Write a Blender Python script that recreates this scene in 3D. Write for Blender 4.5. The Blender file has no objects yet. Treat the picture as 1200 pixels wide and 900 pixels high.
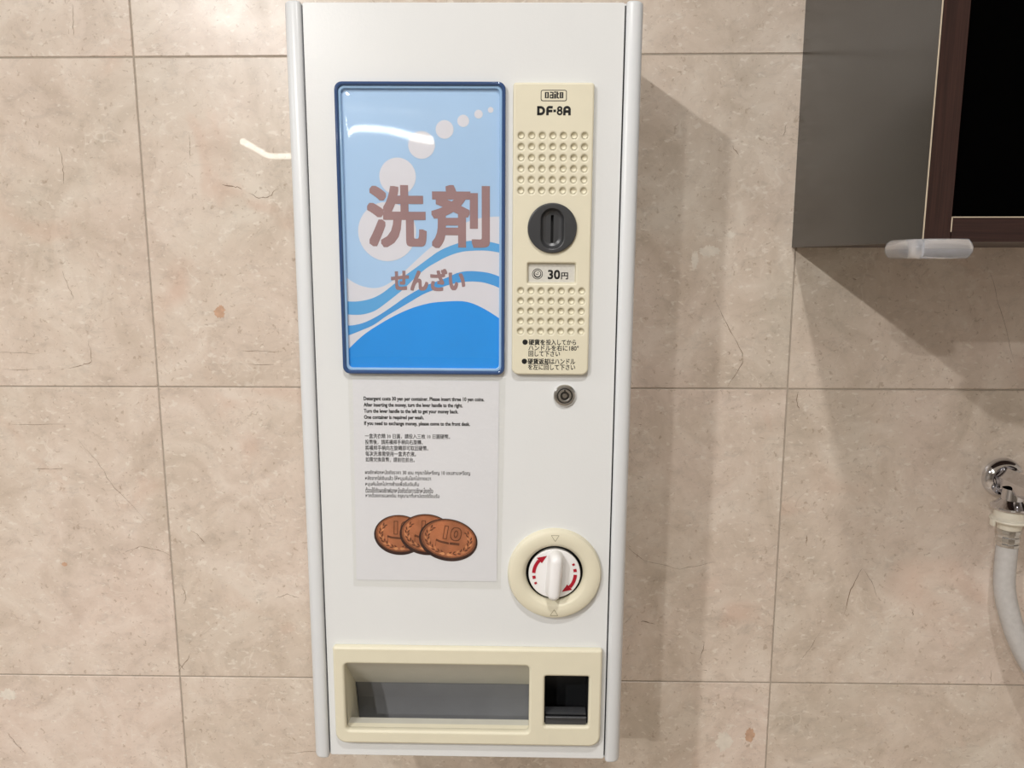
import bpy, bmesh, math, random
from mathutils import Vector, Matrix
random.seed(4)
C = bpy.context.scene.collection
SC = bpy.context.scene

# ------------------------------------------------------------ camera, light, exposure
cam = bpy.data.objects.new('camera', bpy.data.cameras.new('camera'))
C.objects.link(cam)
cam.data.sensor_width = 36.0
cam.data.lens = 36.0 * 900 / 1200
cam.data.clip_start = 0.02
cam.location = (0.3537, -0.7201, 0.1209)
cam.rotation_euler = (math.radians(80.78), 0, math.radians(1.13))
SC.camera = cam
SC.view_settings.view_transform = 'Standard'
SC.view_settings.look = 'None'
SC.view_settings.gamma = 1.0
SC.view_settings.use_curve_mapping = False
SC.view_settings.exposure = 0.28
SC.cycles.max_bounces = 10
SC.cycles.sample_clamp_indirect = 6.0

FLOOR, CEIL = -1.5, 0.9
world = bpy.data.worlds.new('room_air')
SC.world = world
world.use_nodes = True
world.node_tree.nodes['Background'].inputs[0].default_value = (0.97, 0.98, 1.0, 1)
world.node_tree.nodes['Background'].inputs[1].default_value = 0.05

def lamp(name, loc, power, radius, color=(1, 0.98, 0.96)):
    d = bpy.data.lights.new(name, 'AREA')
    d.shape = 'DISK'; d.size = radius * 2; d.energy = power; d.color = color
    o = bpy.data.objects.new(name, d); C.objects.link(o)
    o.location = loc                       # area lights face straight down by default
    return o
# round downlights of the ceiling
lamp('ceiling_downlight_lamp', (0.39, -0.82, CEIL - 0.012), 5.4, 0.026)
lamp('ceiling_downlight_lamp', (-0.45, -1.43, CEIL - 0.012), 17.0, 0.028)
lamp('ceiling_downlight_lamp', (-0.46, -2.29, CEIL - 0.012), 22.0, 0.035)
def fill_lamp(name, loc, power, sx, sy, color=(0.93, 0.97, 1.0)):
    d = bpy.data.lights.new(name, 'AREA')
    d.shape = 'RECTANGLE'; d.size = sx; d.size_y = sy; d.energy = power; d.color = color
    o = bpy.data.objects.new(name, d); C.objects.link(o); o.location = loc
    return o
fill_lamp('added_fill_lamp', (-1.5, -1.1, CEIL - 0.012), 12.0, 0.6, 1.2)  # unseen area light added as soft fill from the upper left

# ------------------------------------------------------------ materials
def lin(c):
    return tuple(((v / 255) / 12.92 if v / 255 <= 0.04045 else (((v / 255) + 0.055) / 1.055) ** 2.4) for v in c)

def mat(name, rgb, rough=0.5, metal=0.0, spec=0.5, coat=0.0, mottle=0.0, scale=60.0, bump=0.0, bscale=200.0, emit=None, transmission=0.0, ior=1.45):
    m = bpy.data.materials.new(name); m.use_nodes = True
    nt = m.node_tree; b = nt.nodes['Principled BSDF']
    c = lin(rgb)
    b.inputs['Base Color'].default_value = (*c, 1)
    b.inputs['Roughness'].default_value = rough
    b.inputs['Metallic'].default_value = metal
    b.inputs['Specular IOR Level'].default_value = spec
    b.inputs['Coat Weight'].default_value = coat
    b.inputs['Coat Roughness'].default_value = 0.05
    b.inputs['Transmission Weight'].default_value = transmission
    b.inputs['IOR'].default_value = ior
    if mottle or bump:
        tc = nt.nodes.new('ShaderNodeTexCoord')
    if mottle:
        n = nt.nodes.new('ShaderNodeTexNoise'); n.inputs['Scale'].default_value = scale; n.inputs['Detail'].default_value = 4
        r = nt.nodes.new('ShaderNodeValToRGB')
        r.color_ramp.elements[0].position = 0.35; r.color_ramp.elements[1].position = 0.65
        r.color_ramp.elements[0].color = (*[v * (1 - mottle) for v in c], 1)
        r.color_ramp.elements[1].color = (*[min(1, v * (1 + mottle)) for v in c], 1)
        nt.links.new(tc.outputs['Object'], n.inputs['Vector']); nt.links.new(n.outputs['Fac'], r.inputs['Fac'])
        nt.links.new(r.outputs['Color'], b.inputs['Base Color'])
    if bump:
        n = nt.nodes.new('ShaderNodeTexNoise'); n.inputs['Scale'].default_value = bscale; n.inputs['Detail'].default_value = 3
        bp = nt.nodes.new('ShaderNodeBump'); bp.inputs['Strength'].default_value = bump; bp.inputs['Distance'].default_value = 0.001
        nt.links.new(tc.outputs['Object'], n.inputs['Vector']); nt.links.new(n.outputs['Fac'], bp.inputs['Height'])
        nt.links.new(bp.outputs['Normal'], b.inputs['Normal'])
    if emit:
        b.inputs['Emission Color'].default_value = (*emit[0], 1); b.inputs['Emission Strength'].default_value = emit[1]
    return m

def film_mat(name, tint, gloss, rough, bscale, bump, thick=0.0):
    """thin clear plastic sheet: lets light straight through, mirrors a little at its surface"""
    m = bpy.data.materials.new(name); m.use_nodes = True
    nt = m.node_tree; nt.nodes.clear()
    out = nt.nodes.new('ShaderNodeOutputMaterial'); mix = nt.nodes.new('ShaderNodeMixShader')
    tr = nt.nodes.new('ShaderNodeBsdfTransparent'); gl = nt.nodes.new('ShaderNodeBsdfGlossy')
    fr = nt.nodes.new('ShaderNodeLayerWeight'); mul = nt.nodes.new('ShaderNodeMath'); mul.operation = 'MULTIPLY'
    tr.inputs['Color'].default_value = (*tint, 1); gl.inputs['Roughness'].default_value = rough
    fr.inputs['Blend'].default_value = 0.5; pw_ = nt.nodes.new('ShaderNodeMath'); pw_.operation = 'POWER'; pw_.inputs[1].default_value = 4.0; ad_ = nt.nodes.new('ShaderNodeMath'); ad_.operation = 'ADD'; ad_.inputs[1].default_value = 0.045; mul.inputs[1].default_value = gloss; mul.use_clamp = True
    tc = nt.nodes.new('ShaderNodeTexCoord'); n = nt.nodes.new('ShaderNodeTexNoise')
    n.inputs['Scale'].default_value = bscale; n.inputs['Detail'].default_value = 2
    bp = nt.nodes.new('ShaderNodeBump'); bp.inputs['Strength'].default_value = bump; bp.inputs['Distance'].default_value = 0.002
    L = nt.links.new
    L(tc.outputs['Object'], n.inputs['Vector']); L(n.outputs['Fac'], bp.inputs['Height'])
    L(bp.outputs['Normal'], gl.inputs['Normal']); L(fr.outputs['Facing'], pw_.inputs[0]); L(pw_.outputs[0], ad_.inputs[0]); L(ad_.outputs[0], mul.inputs[0])
    if thick:
        add = nt.nodes.new('ShaderNodeMath'); add.operation = 'ADD'; add.inputs[1].default_value = thick
        L(mul.outputs[0], add.inputs[0]); L(add.outputs[0], mix.inputs[0])
    else:
        L(mul.outputs[0], mix.inputs[0])
    L(tr.outputs[0], mix.inputs[1]); L(gl.outputs[0], mix.inputs[2]); L(mix.outputs[0], out.inputs['Surface'])
    return m

def marble_mat():
    m = bpy.data.materials.new('beige_marble'); m.use_nodes = True
    nt = m.node_tree; N = nt.nodes; L = nt.links.new; b = N['Principled BSDF']
    def node(t, **k):
        n = N.new(t)
        for a, v in k.items(): setattr(n, a, v)
        return n
    def noise(vec, scale, detail=4, rough=0.55, dist=0.0):
        n = node('ShaderNodeTexNoise'); n.inputs['Scale'].default_value = scale; n.inputs['Detail'].default_value = detail
        n.inputs['Roughness'].default_value = rough; n.inputs['Distortion'].default_value = dist
        L(vec, n.inputs['Vector']); return n.outputs['Fac']
    def ramp(fac, stops):
        r = node('ShaderNodeValToRGB'); e = r.color_ramp.elements
        while len(e) < len(stops): e.new(0.5)
        for el, (p, c) in zip(e, stops):
            el.position = p; el.color = (c, c, c, 1) if isinstance(c, (int, float)) else (*lin(c), 1)
        L(fac, r.inputs['Fac']); return r.outputs['Color']
    def mix(fac, a, bb, mode='MIX'):
        n = node('ShaderNodeMix', data_type='RGBA', blend_type=mode)
        for s, v in ((n.inputs['Factor'], fac), (n.inputs['A'], a), (n.inputs['B'], bb)):
            if isinstance(v, (int, float)): s.default_value = v
            elif isinstance(v, tuple): s.default_value = (*lin(v), 1)
            else: L(v, s)
        return n.outputs['Result']
    def math_(op, a, bb=None):
        n = node('ShaderNodeMath', operation=op)
        for i, v in enumerate((a, bb)):
            if v is None: continue
            if isinstance(v, (int, float)): n.inputs[i].default_value = v
            else: L(v, n.inputs[i])
        return n.outputs[0]
    tc = node('ShaderNodeTexCoord'); at = node('ShaderNodeAttribute', attribute_name='tile_shift')
    add = node('ShaderNodeVectorMath', operation='ADD'); L(tc.outputs['Object'], add.inputs[0]); L(at.outputs['Vector'], add.inputs[1])
    v = add.outputs[0]
    # stretched coordinates: slightly elongated fragments
    mp = node('ShaderNodeMapping'); mp.inputs['Scale'].default_value = (0.75, 1, 1.25); mp.inputs['Rotation'].default_value = (0, 0.5, 0); L(v, mp.inputs['Vector'])
    w = mp.outputs[0]
    cloud = ramp(noise(v, 3.2, 5, 0.55, 0.6), [(0.30, (197, 189, 173)), (0.45, (212, 197, 181)), (0.60, (225, 207, 194)), (0.75, (218, 194, 179))])
    mid = ramp(noise(v, 15, 6, 0.65, 1.2), [(0.34, (188, 171, 154)), (0.5, (217, 201, 186)), (0.66, (237, 226, 213))])
    col = mix(0.45, cloud, mid)
    fine = ramp(noise(w, 60, 9, 0.8, 0.6), [(0.32, 0.70), (0.48, 0.98), (0.62, 1.0), (0.72, 1.18)])
    col = mix(0.6, col, fine, 'MULTIPLY')
    # tiny light and dark grains
    g1 = ramp(noise(w, 190, 2, 0.5, 0.4), [(0.62, 0.0), (0.70, 1.0)])
    col = mix(math_('MULTIPLY', g1, 0.45), col, (240, 232, 220))
    g2 = ramp(noise(v, 240, 2, 0.5, 0.8), [(0.64, 0.0), (0.72, 1.0)])
    col = mix(math_('MULTIPLY', g2, 0.5), col, (158, 136, 114))
    # pinkish blotches
    pk = ramp(noise(v, 9, 3, 0.5, 0.8), [(0.63, 0.0), (0.74, 1.0)])
    col = mix(math_('MULTIPLY', pk, 0.35), col, (205, 165, 142))
    # pale shell fragments
    vo = node('ShaderNodeTexVoronoi', feature='DISTANCE_TO_EDGE'); vo.inputs['Scale'].default_value = 30
    wv = node('ShaderNodeTexNoise'); wv.inputs['Scale'].default_value = 22; wv.inputs['Detail'].default_value = 3; L(v, wv.inputs['Vector'])
    vm = node('ShaderNodeVectorMath', operation='MULTIPLY_ADD'); L(wv.outputs['Color'], vm.inputs[0]); vm.inputs[1].default_value = (0.09, 0.09, 0.09); L(v, vm.inputs[2])
    L(vm.outputs[0], vo.inputs['Vector'])
    frag = ramp(vo.outputs['Distance'], [(0.0, 1.0), (0.045, 0.0)])
    msk = ramp(noise(v, 19, 3, 0.6), [(0.56, 0.0), (0.66, 1.0)])
    col = mix(math_('MULTIPLY', math_('MULTIPLY', frag, msk), 0.4), col, (238, 230, 218))
    # thin brown hairlines, broken up
    a = math_('ABSOLUTE', math_('SUBTRACT', noise(w, 11, 5, 0.62, 1.8), 0.5))
    hair = ramp(a, [(0.0, 1.0), (0.009, 0.0)])
    hm = ramp(noise(v, 16, 3, 0.5), [(0.56, 0.0), (0.64, 1.0)])
    col = mix(math_('MULTIPLY', math_('MULTIPLY', hair, hm), 0.25), col, (112, 88, 66))
    # short dark scratches and pits
    sp = noise(w, 130, 3, 0.6, 2.2)
    pit = ramp(sp, [(0.70, 0.0), (0.735, 1.0)])
    pm = ramp(noise(v, 30, 2, 0.5), [(0.50, 0.0), (0.60, 1.0)])
    col = mix(math_('MULTIPLY', math_('MULTIPLY', pit, pm), 0.75), col, (120, 96, 74))
    L(col, b.inputs['Base Color'])
    rg = ramp(noise(v, 40, 3), [(0.3, 0.24), (0.7, 0.32)])
    L(rg, b.inputs['Roughness'])
    b.inputs['Coat Weight'].default_value = 0.6; b.inputs['Coat Roughness'].default_value = 0.015
    b.inputs['Specular IOR Level'].default_value = 0.55
    bp = node('ShaderNodeBump'); bp.inputs['Strength'].default_value = 0.012; bp.inputs['Distance'].default_value = 0.001
    L(noise(v, 9, 2), bp.inputs['Height']); L(bp.outputs['Normal'], b.inputs['Normal'])
    return m

M = {}
M['marble'] = marble_mat()
M['grout'] = mat('grey_grout', (172, 160, 146), 0.85, mottle=0.08, scale=120)
M['crack'] = mat('marble_crack', (128, 106, 86), 0.6, mottle=0.2, scale=300)
M['fleck'] = mat('marble_fleck', (224, 215, 202), 0.15, mottle=0.06, scale=150)
M['blotch'] = mat('marble_blotch', (200, 165, 140), 0.15, mottle=0.1, scale=180)
M['paint'] = mat('white_enamel', (223, 225, 225), 0.28, mottle=0.008, scale=12, bump=0.06, bscale=500)
M['trim'] = mat('white_trim_plastic', (219, 222, 224), 0.3, bump=0.02, bscale=300)
M['cream'] = mat('cream_plastic', (222, 216, 193), 0.42, mottle=0.012, scale=60, bump=0.04, bscale=900)
M['dark'] = mat('dark_cavity', (24, 24, 25), 0.6, mottle=0.1)
M['black_plastic'] = mat('black_plastic', (30, 31, 33), 0.35, mottle=0.05)
M['charcoal'] = mat('charcoal_plastic', (62, 63, 65), 0.33, mottle=0.06, bump=0.03, bscale=800)
M['chute'] = mat('grey_chute_steel', (132, 133, 136), 0.28, spec=0.6, mottle=0.05, scale=30)
M['chute_wall'] = mat('grey_tray_wall', (205, 203, 192), 0.5, mottle=0.02)
M['ink'] = mat('black_ink', (8, 8, 8), 0.6, mottle=0.05)
M['ink_grey'] = mat('soft_black_ink', (34, 34, 36), 0.6, mottle=0.05)
M['red'] = mat('red_print', (172, 22, 44), 0.4, mottle=0.05)
M['etch'] = mat('engraved_mark', (128, 120, 92), 0.6, mottle=0.05)
M['steel'] = mat('brushed_steel', (215, 215, 213), 0.25, metal=1.0, mottle=0.05)
M['steel_dark'] = mat('dark_steel', (95, 93, 90), 0.35, metal=1.0, mottle=0.08)
M['chrome'] = mat('chrome', (222, 222, 226), 0.06, metal=1.0, mottle=0.02)
M['paper'] = mat('white_paper', (224, 225, 230), 0.6, mottle=0.006, scale=20)
M['lcd'] = mat('price_card', (205, 203, 195), 0.5, mottle=0.04, scale=600)
M['navy'] = mat('navy_window_rim', (52, 78, 122), 0.12, coat=0.6, mottle=0.03)
M['rim_clear'] = mat('pale_window_lip', (150, 186, 222), 0.12, coat=0.5, mottle=0.03)
M['sky'] = mat('poster_pale_blue', (176, 208, 238), 0.45, mottle=0.05, scale=8)
M['p_white'] = mat('poster_white', (224, 222, 225), 0.45, mottle=0.01)
M['p_b2'] = mat('poster_mid_blue', (98, 172, 224), 0.45, mottle=0.04, scale=10)
M['p_b3'] = mat('poster_wave_blue', (78, 160, 222), 0.45, mottle=0.04, scale=10)
M['p_b4'] = mat('poster_strong_blue', (40, 152, 234), 0.45, mottle=0.05, scale=14)
M['p_brown'] = mat('poster_mauve_brown', (158, 126, 124), 0.45, mottle=0.06, scale=25)
M['white_plastic'] = mat('white_knob_plastic', (234, 233, 232), 0.3, mottle=0.01)
M['connector'] = mat('ivory_connector_plastic', (232, 226, 210), 0.35, mottle=0.02)
M['hose'] = mat('grey_hose_rubber', (192, 189, 186), 0.45, mottle=0.05, scale=200, bump=0.15, bscale=400)
M['cover'] = film_mat('clear_window_cover', (0.97, 0.98, 1.0), 1.2, 0.03, 7, 0.15)
M['film'] = film_mat('clear_tape_film', (0.985, 0.985, 0.975), 1.0, 0.14, 130, 0.8)
M['guard'] = mat('clear_soft_plastic', (246, 249, 255), 0.07, transmission=0.82, ior=1.42, bump=0.3, bscale=70)
M['copper_rim'] = mat('printed_coin_edge', (48, 24, 20), 0.6, mottle=0.25, scale=80)
M['copper'] = mat('printed_coin_copper', (174, 108, 72), 0.6, mottle=0.22, scale=70)
M['copper_dk'] = mat('printed_coin_relief', (98, 54, 32), 0.6, mottle=0.2, scale=120)
M['copper_lt'] = mat('printed_coin_highlight', (206, 144, 98), 0.6, mottle=0.15, scale=120)
M['cab_black'] = mat('black_cabinet_interior', (1, 1, 1), 0.9, spec=0.02, mottle=0.1)
M['edge_band'] = mat('pale_edge_banding', (196, 182, 160), 0.4, mottle=0.05)
M['ceiling_paint'] = mat('ceiling_paint', (235, 232, 228), 0.8, mottle=0.01)
M['wall_paint'] = mat('wall_paint', (226, 220, 212), 0.7, mottle=0.01)
M['floor_tile'] = mat('polished_floor', (176, 164, 150), 0.015, mottle=0.06, scale=6)
M['strip'] = mat('led_strip_glow', (255, 250, 240), 0.5, emit=((1.0, 0.98, 0.88), 14.0))

def streak_mat(name, rgb, rgb2, rough, axis_scale, spec=0.5):
    m = mat(name, rgb, rough, spec=spec); nt = m.node_tree; b = nt.nodes['Principled BSDF']
    tc = nt.nodes.new('ShaderNodeTexCoord'); mp = nt.nodes.new('ShaderNodeMapping'); mp.inputs['Scale'].default_value = axis_scale
    n = nt.nodes.new('ShaderNodeTexNoise'); n.inputs['Scale'].default_value = 1.0; n.inputs['Detail'].default_value = 6; n.inputs['Roughness'].default_value = 0.65
    r = nt.nodes.new('ShaderNodeValToRGB'); r.color_ramp.elements[0].position = 0.3; r.color_ramp.elements[1].position = 0.7
    r.color_ramp.elements[0].color = (*lin(rgb), 1); r.color_ramp.elements[1].color = (*lin(rgb2), 1)
    L = nt.links.new
    L(tc.outputs['Object'], mp.inputs['Vector']); L(mp.outputs[0], n.inputs['Vector']); L(n.outputs['Fac'], r.inputs['Fac']); L(r.outputs['Color'], b.inputs['Base Color'])
    return m
M['cab_side'] = streak_mat('grey_brushed_laminate', (47, 46, 43), (57, 55, 51), 0.22, (700, 700, 25), 0.6)
M['wood'] = streak_mat('dark_walnut_laminate', (36, 21, 18), (58, 36, 31), 0.4, (900, 300, 18))
M['wood_h'] = streak_mat('dark_walnut_laminate_crosswise', (34, 19, 17), (54, 33, 29), 0.4, (18, 300, 900))

# ------------------------------------------------------------ helpers
def finish(me, smooth=35):
    if smooth:
        for p in me.polygons: p.use_smooth = True
        me.set_sharp_from_angle(angle=math.radians(smooth))
    return me

def obj(name, me, parent=None, mats=(), smooth=35):
    for m in mats: me.materials.append(M[m] if isinstance(m, str) else m)
    finish(me, smooth)
    me.name = name
    o = bpy.data.objects.new(name, me); C.objects.link(o)
    if parent: o.parent = parent
    return o

def tag(o, label=None, cat=None, group=None, kind=None):
    if label: o['label'] = label
    if cat: o['category'] = cat
    if group: o['group'] = group
    if kind: o['kind'] = kind
    return o

def empty(name, loc, label, cat):
    o = bpy.data.objects.new(name, None); C.objects.link(o); o.location = loc; o.empty_display_size = 0.05
    return tag(o, label, cat)

def join(items, scale=0.001):
    """items: list of (mesh, material index); the meshes are merged into one"""
    bm = bmesh.new()
    for me, k in items:
        n0 = len(bm.faces); bm.from_mesh(me); bm.faces.ensure_lookup_table()
        for f in bm.faces[n0:]: f.material_index = k
    out = bpy.data.meshes.new('m')
    if scale != 1: bmesh.ops.scale(bm, vec=(scale,) * 3, verts=bm.verts)
    bm.to_mesh(out); bm.free()
    return out

def curve_mesh(cu):
    t = bpy.data.objects.new('t', cu); C.objects.link(t)
    dg = bpy.context.evaluated_depsgraph_get(); dg.update()
    me = bpy.data.meshes.new_from_object(t.evaluated_get(dg), depsgraph=dg)
    bpy.data.objects.remove(t)
    me.materials.clear()
    return me

def stand(me, h=0.0):
    """curve plane (x, y, thickness) -> machine plane (x, -h, z)"""
    for v in me.vertices:
        x, y, z = v.co; v.co = (x, -(z + h), y)
    me.update()
    return me

def rrect(x0, x1, z0, z1, r=0.0, rs=None, seg=6):
    """rounded rectangle, corners in order bottom-left, bottom-right, top-right, top-left"""
    rs = rs or (r,) * 4; P = []
    for (cx, cz, a0), q in zip(((x0, z0, 180), (x1, z0, 270), (x1, z1, 0), (x0, z1, 90)), rs):
        if q <= 0: P.append((cx, cz)); continue
        ox = cx + (q if cx == x0 else -q); oz = cz + (q if cz == z0 else -q)
        for i in range(seg + 1):
            a = math.radians(a0 + 90 * i / seg); P.append((ox + q * math.cos(a), oz + q * math.sin(a)))
    return P

def circ(cx, cz, r, n=40, rz=None, rot=0.0):
    rz = rz or r; c, s = math.cos(rot), math.sin(rot)
    return [(cx + r * math.cos(t) * c - rz * math.sin(t) * s, cz + r * math.cos(t) * s + rz * math.sin(t) * c) for t in [2 * math.pi * i / n for i in range(n)]]

def plate(outline, holes, h0, h1, bevel=0.0, bres=2):
    """flat plate with holes between heights h0 and h1 (mm) in front of the door plane"""
    cu = bpy.data.curves.new('c', 'CURVE'); cu.dimensions = '2D'; cu.fill_mode = 'BOTH'
    for pts in [outline] + list(holes):
        s = cu.splines.new('POLY'); s.points.add(len(pts) - 1)
        for p, q in zip(s.points, pts): p.co = (q[0], q[1], 0, 1)
        s.use_cyclic_u = True
    cu.extrude = max(0.0, (h1 - h0) / 2 - bevel)
    cu.bevel_depth = bevel; cu.bevel_resolution = bres; cu.offset = -bevel
    return stand(curve_mesh(cu), (h0 + h1) / 2)

def flat(outline, h, holes=()):
    return plate(outline, holes, h, h)

def text(s, x0, x1, z0, z1, h, bold=0.0, keep=False, res=3, shear=0.0):
    cu = bpy.data.curves.new('t', 'FONT'); cu.body = s; cu.size = 10; cu.resolution_u = res; cu.shear = shear
    me = stand(curve_mesh(cu), h)
    x0 += bold; x1 -= bold; z0 += bold; z1 -= bold
    xs = [v.co.x for v in me.vertices]; zs = [v.co.z for v in me.vertices]
    if not xs: return me
    ax, bx, az, bz = min(xs), max(xs), min(zs), max(zs)
    sx = (x1 - x0) / (bx - ax); sz = (z1 - z0) / (bz - az)
    if keep: sz = sx
    for v in me.vertices:
        v.co.x = x0 + (v.co.x - ax) * sx; v.co.z = z0 + (v.co.z - az) * sz
    me.update()
    if bold:
        # thicker strokes: the same letter printed again, a hair to each side
        k = bold; items = []
        sh = [(0, 0), (k, k), (k, -k), (-k, k), (-k, -k), (k, 0), (-k, 0), (0, k), (0, -k)]
        if k > 0.4: sh = [(0, 0)] + [(k * a / 3, k * b / 3) for a in range(-3, 4) for b in range(-3, 4) if max(abs(a), abs(b)) == 3]
        for i, (dx, dz) in enumerate(sh):
            c = me.copy()
            for v in c.vertices:
                v.co.x += dx; v.co.z += dz; v.co.y -= i * 0.001
            items.append((c, 0))
        me = join(items, 1)
    return me

def stroke(pts, w, h, closed=False):
    """flat printed line of width w through points; w may be a list"""
    bm = bmesh.new(); n = len(pts); L = []
    for i, (x, z) in enumerate(pts):
        a = pts[i - 1] if (i > 0 or closed) else pts[i]; b = pts[(i + 1) % n] if (i < n - 1 or closed) else pts[i]
        dx, dz = b[0] - a[0], b[1] - a[1]; l = math.hypot(dx, dz) or 1
        ww = (w[i] if isinstance(w, (list, tuple)) else w) / 2
        L.append((bm.verts.new((x - dz / l * ww, -h, z + dx / l * ww)), bm.verts.new((x + dz / l * ww, -h, z - dx / l * ww))))
    for i in range(n if closed else n - 1):
        a, b = L[i], L[(i + 1) % n]
        bm.faces.new((a[1], b[1], b[0], a[0]))
    bmesh.ops.recalc_face_normals(bm, faces=bm.faces)
    me = bpy.data.meshes.new('s'); bm.to_mesh(me); bm.free()
    return me

def lathe(prof, cx, cz, n=64, closed=False):
    """revolve (radius, height) about the axis that leaves the door at (cx, cz)"""
    bm = bmesh.new(); rings = []
    for r, h in prof:
        if r < 1e-6: rings.append([bm.verts.new((cx, -h, cz))]); continue
        rings.append([bm.verts.new((cx + r * math.cos(2 * math.pi * i / n), -h, cz + r * math.sin(2 * math.pi * i / n))) for i in range(n)])
    prs = list(zip(rings, rings[1:])) + ([(rings[-1], rings[0])] if closed else [])
    for a, b in prs:
        for i in range(n):
            j = (i + 1) % n
            if len(a) == 1 and len(b) == 1: continue
            if len(a) == 1: bm.faces.new((a[0], b[i], b[j]))
            elif len(b) == 1: bm.faces.new((a[i], b[0], a[j]))
            else: bm.faces.new((a[i], b[i], b[j], a[j]))
    bmesh.ops.recalc_face_normals(bm, faces=bm.faces)
    me = bpy.data.meshes.new('l'); bm.to_mesh(me); bm.free()
    return me

def quads(fs):
    bm = bmesh.new()
    for f in fs: bm.faces.new([bm.verts.new(p) for p in f])
    bmesh.ops.remove_doubles(bm, verts=bm.verts, dist=1e-6)
    me = bpy.data.meshes.new('q'); bm.to_mesh(me); bm.free()
    return me

def box(x0, x1, y0, y1, z0, z1, bevel=0.0, seg=2):
    bm = bmesh.new(); bmesh.ops.create_cube(bm, size=1)
    for v in bm.verts:
        v.co = (x0 + (v.co.x + .5) * (x1 - x0), y0 + (v.co.y + .5) * (y1 - y0), z0 + (v.co.z + .5) * (z1 - z0))
    if bevel: bmesh.ops.bevel(bm, geom=bm.edges[:], offset=bevel, segments=seg, profile=0.5, affect='EDGES')
    me = bpy.data.meshes.new('b'); bm.to_mesh(me); bm.free()
    return me

def tube(path, r, n=24, cap=True):
    """round tube through 3-D points; r may be a list"""
    bm = bmesh.new(); rings = []; P = [Vector(p) for p in path]; up = None
    for i, p in enumerate(P):
        d = ((P[min(i + 1, len(P) - 1)] - P[max(i - 1, 0)])).normalized()
        if up is None:
            up = d.orthogonal().normalized()
        up = (up - d * up.dot(d)).normalized(); s = d.cross(up)
        rr = r[i] if isinstance(r, (list, tuple)) else r
        rings.append([bm.verts.new(p + (up * math.cos(2 * math.pi * k / n) + s * math.sin(2 * math.pi * k / n)) * rr) for k in range(n)])
    for a, b in zip(rings, rings[1:]):
        for k in range(n): bm.faces.new((a[k], a[(k + 1) % n], b[(k + 1) % n], b[k]))
    if cap: bm.faces.new(rings[0][::-1]); bm.faces.new(rings[-1])
    bmesh.ops.recalc_face_normals(bm, faces=bm.faces)
    me = bpy.data.meshes.new('tb'); bm.to_mesh(me); bm.free()
    return me

def bez(pts, k=8):
    """smooth curve (Catmull-Rom) through points of any dimension"""
    out = []; n = len(pts)
    for i in range(n - 1):
        p0, p1, p2, p3 = pts[max(i - 1, 0)], pts[i], pts[i + 1], pts[min(i + 2, n - 1)]
        for j in range(k):
            t = j / k
            out.append(tuple(0.5 * (2 * b + (c - a) * t + (2 * a - 5 * b + 4 * c - d) * t * t + (3 * b - a - 3 * c + d) * t ** 3) for a, b, c, d in zip(p0, p1, p2, p3)))
    out.append(tuple(pts[-1]))
    return out

# ------------------------------------------------------------ the room
def tiled_wall():
    bm = bmesh.new(); lay = bm.faces.layers.float_vector.new('tile_shift')
    g, bv = 0.0006, 0.0006
    def face(vs, sh, mi):
        f = bm.faces.new([bm.verts.new(v) for v in vs]); f[lay] = sh; f.material_index = mi
    for i in range(-6, 3):
        for k in range(-5, 3):
            x0, x1, z0, z1 = i * .6 + g, i * .6 + .6 - g, k * .3 + g, k * .3 + .3 - g
            sh = (random.uniform(-20, 20), random.uniform(-20, 20), random.uniform(-20, 20))
            a = [(x0, z0), (x1, z0), (x1, z1), (x0, z1)]; b = [(x0 + bv, z0 + bv), (x1 - bv, z0 + bv), (x1 - bv, z1 - bv), (x0 + bv, z1 - bv)]
            face([(x, 0, z) for x, z in b], sh, 0)
            for q in range(4):
                p, r = a[q], a[(q + 1) % 4]; s, t = b[q], b[(q + 1) % 4]
                face([(p[0], bv, p[1]), (r[0], bv, r[1]), (t[0], 0, t[1]), (s[0], 0, s[1])], sh, 0)
    face([(-3.6, 0.0008, -1.5), (1.8, 0.0008, -1.5), (1.8, 0.0008, .9), (-3.6, 0.0008, .9)], (0, 0, 0), 1)
    me = bpy.data.meshes.new('wall'); bm.to_mesh(me); bm.free()
    # the larger veins and flecks of this particular stone, as inlays in the same mesh (metres, wall plane)
    def line(pts, w, sub=5, jit=0.0007):
        q = [(a[0] + (b[0] - a[0]) * t / sub, a[1] + (b[1] - a[1]) * t / sub) for a, b in zip(pts, pts[1:]) for t in range(sub)] + [pts[-1]]; q = [(x + random.uniform(-jit, jit), z + random.uniform(-jit, jit)) for x, z in q]
        n = len(q); ws = [w * 0.8 * (0.25 + 0.75 * random.random()) * min(1, 0.3 + 3 * min(i, n - 1 - i) / n) for i in range(n)]
        return stroke(q, ws, 0.00008)
    def blob(cx, cz, rx, rz, rag=0.35):
        n = 40; return flat([(cx + rx * math.cos(t) * (1 + random.uniform(-rag, rag)), cz + rz * math.sin(t) * (1 + random.uniform(-rag, rag))) for t in [2 * math.pi * i / n for i in range(n)]], 0.00007)
    items = [(me, 0)]
    extra = []
    for pts, w in WALL_CRACKS: extra.append((line(pts, w), 2))
    for a in WALL_FLECKS: extra.append((blob(*a), 3))
    for a in WALL_BLOTCHES: extra.append((blob(*a, 0.25), 4))
    bm = bmesh.new(); bm.from_mesh(me)
    for e, k in extra:
        n0 = len(bm.faces); bm.from_mesh(e); bm.faces.ensure_lookup_table()
        for f in bm.faces[n0:]:
            f.material_index = k
            f.normal_update()
            if f.normal.y > 0: f.normal_flip()
    out = bpy.data.meshes.new('w'); bm.to_mesh(out); bm.free()
    return out

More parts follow.
